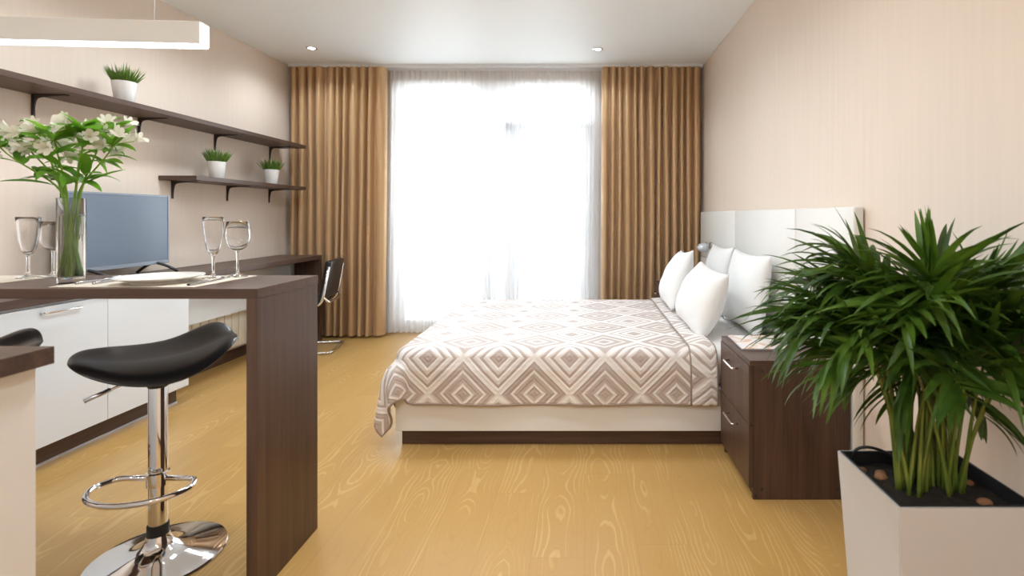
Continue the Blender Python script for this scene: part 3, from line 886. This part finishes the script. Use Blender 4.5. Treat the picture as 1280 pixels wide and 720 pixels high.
shelf(1.55, 4.93, 1.848, 1.878, (2.05, 2.735, 3.385, 4.08, 4.79), 'long dark walnut wall shelf on brackets, the higher of the two')
shelf(3.54, 4.93, 1.449, 1.480, (3.66, 4.22, 4.78), 'short dark walnut wall shelf on brackets, the lower of the two')

def make_pot(loc, label):
    t = thing('potted_grass', label, 'potted plant', loc, 0, 'small grass pots on the shelves', local=True)
    bm = B(); lathe(bm, [(0, 0), (.043, 0), (.046, .003), (.060, .122), (.061, .128), (.058, .129), (.055, .120), (.052, .112), (0, .112)], 36); obj('pot', bm, M['pot'], t, True, auto=45)
    bm = B(); lathe(bm, [(0, .118), (.03, .117), (.054, .113)], 24); obj('soil', bm, M['soil'], t)
    bm = B(); rr = random.Random(5)
    for k in range(150):
        a = rr.random() * 2 * PI; q = math.sqrt(rr.random()) * .05
        L = rr.uniform(.10, .150) * (1 - .22 * q / .05)
        tilt = (q / .05) * .48 + rr.uniform(-.1, .2)
        leaf_mesh(bm, (q * math.cos(a), q * math.sin(a), .112), (math.sin(tilt) * math.cos(a), math.sin(tilt) * math.sin(a), math.cos(tilt)), L, .0033, rr.uniform(.0, .3), 0, rr.uniform(0, 3), 4)
    obj('grass_tuft', bm, M['grass'], t, True)
    return t
pot = make_pot((-2.775, 3.085, 1.878), 'small white pot of grass on the higher long shelf')
dup(pot, (-2.775, 3.86, 1.480), 1.3, 'small white pot of grass in the middle of the lower shelf')
dup(pot, (-2.775, 4.535, 1.480), 2.5, 'small white pot of grass on the lower shelf nearest the curtain')

# ------------------------------------------------------------------ bed
BX0, BX1, BY0, BY1 = -.985, 1.118, 2.66, 4.27
bed = thing('bed', 'double bed with white base on a dark walnut plinth', 'bed', (.07, 3.46, 0))
bm = B(); box(bm, -.962, 1.11, 2.695, 4.235, 0, .085, .002); obj('plinth', bm, M['wx'], bed)
bm = B(); box(bm, BX0, BX1, BY0, BY1, .082, .30, .003); obj('base', bm, M['white_warm'], bed)
bm = B(); box(bm, BX0 + .02, BX1, BY0 + .02, BY1 - .02, .30, .482, .06, 5); obj('mattress', bm, M['sheet'], bed, True, auto=60)

# bedspread: a flat rectangle of cloth laid over the rounded mattress edge
ZTOP = .505; RC, RE = .075, .05
CX0 = BX0 + RC; CY0 = BY0 + RC; CY1 = BY1 - RC
HS = .322   # overhang measured from mattress edge
def drape(a, b, lift=0.0):
    """a along X, b along Y in cloth coordinates (equal to world X/Y on top)"""
    cx = max(a, CX0); cy = min(max(b, CY0), CY1)
    dx, dy = a - cx, b - cy
    d = math.hypot(dx, dy)
    wr = .0035 * math.sin(9 * a + 4 * b) * math.sin(7 * b - 3 * a)
    if d < 1e-9: return Vector((a, b, ZTOP + lift + wr))
    nx, ny = dx / d, dy / d
    flat = RC + .012 - RE
    if d <= flat:
        h, z = d, ZTOP
        return Vector((cx + nx * h, cy + ny * h, z + lift + wr))
    s = d - flat; q = PI / 2 * RE
    corner = max(0.0, min(1.0, 2 * abs(nx * ny)))
    if s < q:
        th = s / RE; h = flat + RE * math.sin(th); z = ZTOP - RE * (1 - math.cos(th)); o = lift
        return Vector((cx + nx * (h + o * math.sin(th)), cy + ny * (h + o * math.sin(th)), z + o * math.cos(th)))
    v = s - q
    ang = math.atan2(ny, nx)
    wave = .008 * math.sin(11 * (a if abs(ny) > abs(nx) else b) + 1.0) * min(1, v / .15)
    v *= 1 - .75 * corner * (1 - corner)
    fl = .070 * corner * (1 - (1 - min(1, v / .16)) ** 2) + .025 * corner * math.sin(ang * 9) * (v / .2) + wave + .012
    h = flat + RE + lift + fl * min(1, v / .05)
    return Vector((cx + nx * h, cy + ny * h, ZTOP - RE - v * (1 - .06 * corner)))
AX0 = BX0 - HS - .005; AX1 = .655
AY0 = BY0 - HS + .055; AY1 = BY1 + HS - .055
def cuv(a, b): return (a + .81, (b - AY0) - .238)
bs_root = None
bm = B()
NU, NV = 150, 170
grid(bm, NU, NV, lambda u, v: drape(AX0 + (AX1 - AX0) * u, AY0 + (AY1 - AY0) * v),
     lambda u, v: cuv(AX0 + (AX1 - AX0) * u, AY0 + (AY1 - AY0) * v))
bs = obj('bedspread', bm, M['cover'], smooth=True)
tag(bs, 'taupe and white diamond quilted bedspread draped over the bed', 'bedspread')
sol = bs.modifiers.new('thickness', 'SOLIDIFY'); sol.thickness = .007; sol.offset = 0
path = []
n = 60
for i in range(n + 1): path.append(drape(AX1 + (AX0 - AX1) * i / n, AY0))
for i in range(1, n + 1): path.append(drape(AX0, AY0 + (AY1 - AY0) * i / n))
for i in range(1, n + 1): path.append(drape(AX0 + (AX1 - AX0) * i / n, AY1))
bm = B(); tube(bm, path, .0062, 8); obj('piping', bm, M['piping'], bs, True)
# folded-back end near the pillows
FX0 = .545
bm = B()
grid(bm, 12, NV, lambda u, v: drape(FX0 + (AX1 + .025 - FX0) * u, AY0 + .003 + (AY1 - AY0 - .006) * v, .012 + .004 * math.sin(PI * u)),
     lambda u, v: (.183 + .81 - (FX0 + (AX1 - FX0) * u), (AY1 - AY0) * v - .238 - .09))
fo = obj('folded_end', bm, M['cover'], bs, smooth=True)
s2 = fo.modifiers.new('thickness', 'SOLIDIFY'); s2.thickness = .007; s2.offset = 0
for ax in (FX0, AX1 + .025):
    bm = B(); tube(bm, [drape(ax, AY0 + .003 + (AY1 - AY0 - .006) * i / 90, .013) for i in range(91)], .005, 8); obj('piping', bm, M['piping'], bs, True)

# headboard
hb = thing('headboard', 'wide cream padded headboard panel standing against the wall behind the bed', 'headboard', (1.155, 3.58, 0))
ys = [2.15, 2.75, 3.865, 5.0]
zsplit = .81
for i in range(3):
    for (za, zb_, nm) in ((.0, zsplit, 'lower_cushion'), (zsplit, 1.24, 'upper_cushion')):
        bm = B(); box(bm, 1.130, 1.174, ys[i] + .0005, ys[i + 1] - .0005, za + .0005, zb_, .009, 3); obj(nm, bm, M['cream'], hb, True, auto=60)

# reading lamp
rlm = thing('reading_lamp', 'small silver reading lamp fixed to the headboard', 'lamp', (1.13, 4.55, .925))
bm = B(); tube(bm, [(1.130, 4.55, .935), (1.112, 4.55, .935)], .032, 24); obj('wall_plate', bm, M['alu'], rlm, True, auto=40)
bm = B(); tube(bm, [(1.115, 4.55, .935), (1.095, 4.55, .930)], .009, 12); obj('arm', bm, M['chrome'], rlm, True)
def ball(bm, c, r, sx=1, sy=1, sz=1):
    t = bmesh.new(); bmesh.ops.create_uvsphere(t, u_segments=24, v_segments=14, radius=r)
    for v in t.verts: v.co = Vector((v.co.x * sx + c[0], v.co.y * sy + c[1], v.co.z * sz + c[2]))
    me = bpy.data.meshes.new('tmp'); t.to_mesh(me); t.free(); bm.from_mesh(me); bpy.data.meshes.remove(me)
bm = B(); ball(bm, (1.05, 4.545, .918), .048, 1.1, 1, .88); obj('lamp_head', bm, M['silver'], rlm, True)
bm = B()
tube(bm, [(1.082, 4.55 + .041 * math.cos(2 * PI * k / 24), .924 + .041 * math.sin(2 * PI * k / 24)) for k in range(24)], .004, 8, closed=True); obj('ring', bm, M['chrome'], rlm, True)

# pillows
def pillow(name, cx, cy, z0, wid, hei, thick, lean, yaw, roll, label, seed):
    rr = random.Random(seed)
    ph = [rr.uniform(0, 6) for _ in range(4)]
    def srf(sgn):
        def f(u, v):
            a, b = u * 2 - 1, v * 2 - 1
            ex = wid / 2 * (1 - .085 * (1 - b * b)) ; ey = hei / 2 * (1 - .10 * (1 - a * a))
            # concave sides with pulled corners
            x = a * ex * (1 - .06 * (1 - a * a) * 0); y = b * ey
            e = max(0.0, (1 - abs(a) ** 2.4)) * max(0.0, (1 - abs(b) ** 2.2))
            t = thick / 2 * e ** 0.55
            t *= 1 + .18 * (-b) * .6
            t += .006 * e ** .3 * math.sin(7 * a + ph[0] + 2 * b) * math.sin(4 * b + ph[1]) if e > 0 else 0
            return (x, y, sgn * t)
        return f
    bm = B(); grid(bm, 36, 30, srf(1)); grid(bm, 36, 30, srf(-1))
    bmesh.ops.remove_doubles(bm, verts=bm.verts, dist=1e-4)
    o = obj(name, bm, M['linen'], smooth=True)
    # local x -> world Y, local y -> up, local z -> world -X ; lean tips the top towards +X
    base = Matrix(((0, 0, -1), (-1, 0, 0), (0, 1, 0)))
    rot = Matrix.Rotation(yaw, 3, 'Z') @ Matrix.Rotation(lean, 3, 'Y') @ base @ Matrix.Rotation(roll, 3, 'Z')
    c = Vector((cx, cy, z0)) + rot @ Vector((0, hei / 2 * .9, 0))
    o.matrix_world = Matrix.Translation(c) @ rot.to_4x4()
    return tag(o, label, 'pillow', 'white pillows on the bed')
LR = math.radians
pillow('pillow', .985, 3.25, .508, .66, .50, .17, LR(9), LR(2), LR(0), 'white pillow leaning on the headboard beside the near nightstand', 1)
pillow('pillow', .985, 3.93, .508, .66, .50, .17, LR(9), LR(-2), LR(1), 'white pillow against the headboard below the reading lamp, mostly hidden', 2)
pillow('pillow', .650, 3.18, .520, .58, .415, .235, LR(22), LR(4), LR(-3), 'white square pillow at the front of the pile, closest to the drawers', 3)
pillow('pillow', .625, 3.88, .532, .62, .46, .20, LR(20), LR(-4), LR(4), 'white pillow in front on the window side of the bed', 4)

# nightstands
def nightstand(loc, label):
    t = thing('nightstand', label, 'nightstand', loc, 0, 'walnut nightstands beside the bed', local=True)
    W, D, H = .45, .425, .588    # along y, along x ; front faces -x at x=0
    bm = B(); box(bm, 0.004, D, 0, W, H - .022, H, .001); obj('top', bm, M['wx'], t)
    for y in (0, W - .018):
        bm = B(); box(bm, .018, D, y, y + .018, 0, H - .022, .001); sp = obj('side_panel', bm, M['wz'], t)
        if y == 0:
            for (x, z) in ((.055, .545), (.375, .545), (.055, .045), (.028, .015), (.378, .045)):
                bm = B(); lathe(bm, [(0, .0015), (.006, .001), (.0075, -.001)], 16); bmesh.ops.rotate(bm, verts=bm.verts, cent=(0, 0, 0), matrix=Matrix.Rotation(PI / 2, 3, 'X'))
                bmesh.ops.translate(bm, verts=bm.verts, vec=(x, -.0002, z)); obj('screw_cap', bm, M['rubber'], sp, True)
    bm = B(); box(bm, D - .01, D, .018, W - .018, 0.02, H - .022); obj('back_panel', bm, M['wz'], t)
    bm = B(); box(bm, .030, .046, .018, W - .018, 0, .055, .001); obj('plinth', bm, M['wy'], t)
    for (za, zb_) in ((.050, .312), (.316, H - .024)):
        bm = B(); box(bm, 0, .0175, .0015, W - .0015, za, zb_, .0012); d = obj('drawer', bm, M['wz'], t)
        zh = zb_ - .055
        bm = B(); tube(bm, fillet([(.001, W / 2 - .068, zh), (-.028, W / 2 - .068, zh), (-.028, W / 2 + .068, zh), (.001, W / 2 + .068, zh)], .006, 3), .0052, 10); obj('handle', bm, M['chrome'], d, True)
    return t
nightstand((.694, 2.165, 0), 'dark walnut two drawer nightstand beside the tall palm')
nightstand((.655, 4.40, 0), 'dark walnut nightstand beyond the bed, hidden behind the pillows')
mg = thing('magazine', 'thin magazine with pale cover lying on the nightstand', 'magazine', (.855, 2.46, .588), LR(-2), local=True)
bm = B(); box(bm, -.133, .133, -.13, .13, 0.0005, .0065, .0008); obj('pages', bm, M['paper'], mg)
bm = B(); box(bm, -.135, .135, -.132, .132, .0065, .0078, .0004); obj('front_cover', bm, M['magazine'], mg)

# ------------------------------------------------------------------ palm in planter
PXc, PYc, PZ = .898, 1.338, .52
hw, hd = .167, .147
pm = thing('potted_palm', 'tall bushy green areca palm in a white square tapered planter', 'potted plant', (PXc, PYc, 0))
def frustum(bm, hx0, hy0, hx1, hy1, z0, z1, thk):
    """open square tub with wall thickness"""
    def ring(hx, hy, z): return [bm.verts.new((PXc + sx * hx, PYc + sy * hy, z)) for sx, sy in ((-1, -1), (1, -1), (1, 1), (-1, 1))]
    o0, o1 = ring(hx0, hy0, z0), ring(hx1, hy1, z1)
    i1, i0 = ring(hx1 - thk, hy1 - thk, z1), ring(hx0 - thk, hy0 - thk, z0 + thk)
    for A, D in ((o0, o1), (o1, i1), (i1, i0)):
        for k in range(4): bm.faces.new((A[k], A[(k + 1) % 4], D[(k + 1) % 4], D[k]))
    bm.faces.new(o0[::-1]); bm.faces.new(i0)
bm = B(); frustum(bm, hw - .030, hd - .027, hw, hd, 0, PZ, .006)
es = [e for e in bm.edges if abs(e.verts[0].co.z - e.verts[1].co.z) > .3 and max(abs(v.co.x - PXc) for v in e.verts) > hw - .003]
bmesh.ops.bevel(bm, geom=es, offset=.004, segments=3, affect='EDGES')
obj('planter', bm, M['planter'], pm)
bm = B(); frustum(bm, hw - .022, hd - .022, hw - .0062, hd - .0062, .30, PZ + .002, .004)
obj('liner', bm, M['blackp'], pm, label='black plastic liner')
zs_ = PZ - .035
bm = B()
rr = random.Random(4)
hx, hy = hw - .014, hd - .014
hgt = {}
def soilz(x, y): return zs_ + .018 * math.exp(-((x / .09)**2 + (y / .09)**2)) + .004 * math.sin(70 * x + 40 * y) * math.sin(55 * y)
grid(bm, 24, 24, lambda u, v: (PXc + (u * 2 - 1) * hx, PYc + (v * 2 - 1) * hy, soilz((u * 2 - 1) * hx, (v * 2 - 1) * hy)))
so = obj('soil', bm, M['soil'], pm, True)
for (x, y, s) in ((-.12, .10, .011), (-.085, .07, .012), (-.098, .045, .014), (-.045, -.112, .012), (.088, -.075, .015), (.075, -.095, .010), (-.13, .03, .009), (.03, -.10, .008), (.12, .02, .011)):
    bm = B(); ball(bm, (PXc + x, PYc + y, soilz(x, y) + s * .3), s, 1.25, .9, .7); obj('pebble', bm, M['pebble'], so, True)
bm = B(); tube(bm, bez((PXc - .125, PYc + hd - .009, PZ - .03), (PXc - .14, PYc + hd - .009, PZ + .035), (PXc - .05, PYc + hd - .02, PZ + .03), (PXc + .0, PYc + .09, PZ - .02), 14), .0042, 8); obj('liner_handle', bm, M['blackp'], pm, True)

def frond(i, bx, by, az, reach, rise, arch, seed, young=False):
    rr = random.Random(seed)
    ca, sa = math.cos(az), math.sin(az)
    P0 = Vector((PXc + bx, PYc + by, soilz(bx, by) - .005))
    # the cane rises, then the rachis arches outwards
    hz = rise * .86
    P1 = P0 + Vector((ca * reach * .14, sa * reach * .14, hz * .60))
    P2 = P0 + Vector((ca * reach * .44, sa * reach * .44, hz * 1.16))
    P3 = P0 + Vector((ca * reach, sa * reach, hz * (1.0 - arch)))
    n = 26
    pts = [Vector(p) for p in bez(P0, P1, P2, P3, n)]
    def soft(p):
        lim = 1.10
        if p.x > lim: p.x = lim + .068 * math.tanh((p.x - lim) / .068 * .8)
        return p
    pts = [soft(p) for p in pts]
    bm = B()
    rad = [max(.0012, .0058 * (1 - .88 * (k / n) ** .8)) for k in range(n + 1)]
    tube(bm, pts, rad, 7)
    for f in bm.faces: f.material_index = 1
    k0 = int(n * .55)
    npair = 15
    for q in range(npair):
        t = (k0 + (n - k0) * (q + .2) / npair)
        k = min(n - 1, int(t)); fr = t - k
        p = pts[k].lerp(pts[k + 1], fr); tan = (pts[k + 1] - pts[k]).normalized()
        side = tan.cross(Vector((0, 0, 1)))
        if side.length < .15: side = Vector((-sa, ca, 0))
        side.normalize()
        prog = q / (npair - 1)
        L = (.205 * math.sin(PI * (.22 + .60 * prog)) + .03) * rr.uniform(.75, 1.2)
        if young: L *= .75
        for s in (-1, 1):
            open_ = (.95 - .45 * prog) * (.10 if young else 1.0) * rr.uniform(.8, 1.2)
            d = (tan * math.cos(open_) + side * s * math.sin(open_) + Vector((0, 0, .25 + rr.uniform(-.1, .25)))).normalized()
            leaflet(bm, p, d, L, rr.uniform(.0075, .0125), rr.uniform(.3, 1.9 if sa > -.4 else 1.1) * (.06 if young else 1), soft, rr)
    o = obj('frond', bm, [M['palm_l'] if young else (M['palm_m'] if seed % 4 == 1 else M['palm']), M['palm_s']], pm, False)
    for pl_ in o.data.polygons: pl_.use_smooth = True

def leaflet(bm, base, d, L, W, droop, soft, rr):
    p = Vector(base); d = Vector(d); n = 7
    side = d.cross(Vector((0, 0, 1)))
    if side.length < .05: side = Vector((1, 0, 0))
    side.normalize(); side = Matrix.Rotation(rr.uniform(-.7, .7), 3, d) @ side
    prev = None
    for i in range(n + 1):
        t = i / n
        w = W * (min(1, .35 + 2.6 * t) * (1 - t ** 2.6) + .04)
        nrm = side.cross(d).normalized()
        row = [bm.verts.new(soft(p - side * w + nrm * w * .3)), bm.verts.new(soft(p.copy())), bm.verts.new(soft(p + side * w + nrm * w * .3))]
        if prev:
            for k in (0, 1): bm.faces.new((prev[k], prev[k + 1], row[k + 1], row[k])).material_index = 0
        prev = row
        p = p + d * (L / n)
        d = (d + Vector((0, 0, -droop / n * (0.5 + t)))).normalized()
        side = (side - d * side.dot(d)).normalized()

rr = random.Random(12)
NF = 36
for i in range(NF):
    az = 2 * PI * i * .381966 + rr.uniform(-.25, .25)
    a2 = rr.random() * 2 * PI; q = math.sqrt(rr.random())
    bx, by = .10 * q * math.cos(a2) - .005, .060 * q * math.sin(a2)
    lev = (i + .5) / NF
    reach = (.12 + .20 * rr.random() ** .8) * (1.0 if lev < .8 else .75)
    reach *= 1.0 - .25 * max(0, -math.sin(az)) - .10 * max(0, math.sin(az) * -math.cos(az))
    rise = .42 + .215 * lev + rr.uniform(-.03, .03)
    arch = .44 - .42 * lev + rr.uniform(-.05, .06)
    if math.sin(az) < -.2: rise += .02; arch = min(arch, .16)
    frond(i, bx, by, az, reach, rise, arch, 300 + i)
for k, (az, bx, by, re, ri, ar) in enumerate(((3.05, -.06, .01, .27, .54, .24), (3.35, -.07, -.01, .25, .50, .30), (2.75, -.05, .03, .26, .60, .24), (2.4, -.03, .04, .28, .52, .26),
        (.75, .05, .03, .40, .46, .14), (-.62, .06, -.02, .34, .52, .05), (1.15, .04, .03, .44, .60, .16), (2.0, -.01, .04, .40, .62, .18), (-1.0, .06, -.03, .26, .50, .04),
        (2.95, -.06, .02, .13, .60, .0), (2.3, -.03, .03, .15, .63, .0), (.3, .05, .03, .22, .62, .06))):
    frond(k, bx, by, az, re, ri, ar, 500 + k)
for (az, bx, by, ri, re) in ((1.2, -.012, -.02, .63, .02), (2.8, .020, -.01, .64, .02)):
    frond(0, bx, by, az, re, ri, .0, 400 + int(az * 10), True)

# ------------------------------------------------------------------ camera and view
cam = bpy.data.cameras.new('camera'); co = bpy.data.objects.new('camera', cam); COL.objects.link(co)
co.location = (0, 0, 1.2); co.rotation_euler = (PI / 2, 0, 0)
cam.sensor_width = 36; cam.lens = 18.0
cam.shift_x = -91 / 1280; cam.shift_y = -90 / 1280
cam.clip_start = 0.05
cam.dof.use_dof = True; cam.dof.focus_distance = 3.0; cam.dof.aperture_fstop = 3.2
sc.camera = co
vs = sc.view_settings
vs.view_transform = 'Standard'; vs.look = 'None'; vs.gamma = 1.0; vs.use_curve_mapping = False
vs.exposure = 1.22
sc.display_settings.display_device = 'sRGB'
cy = sc.cycles
cy.use_denoising = True
cy.max_bounces = 10; cy.diffuse_bounces = 5; cy.glossy_bounces = 4; cy.transmission_bounces = 10; cy.transparent_max_bounces = 16
cy.sample_clamp_indirect = 8.0
cy.caustics_reflective = False; cy.caustics_refractive = True
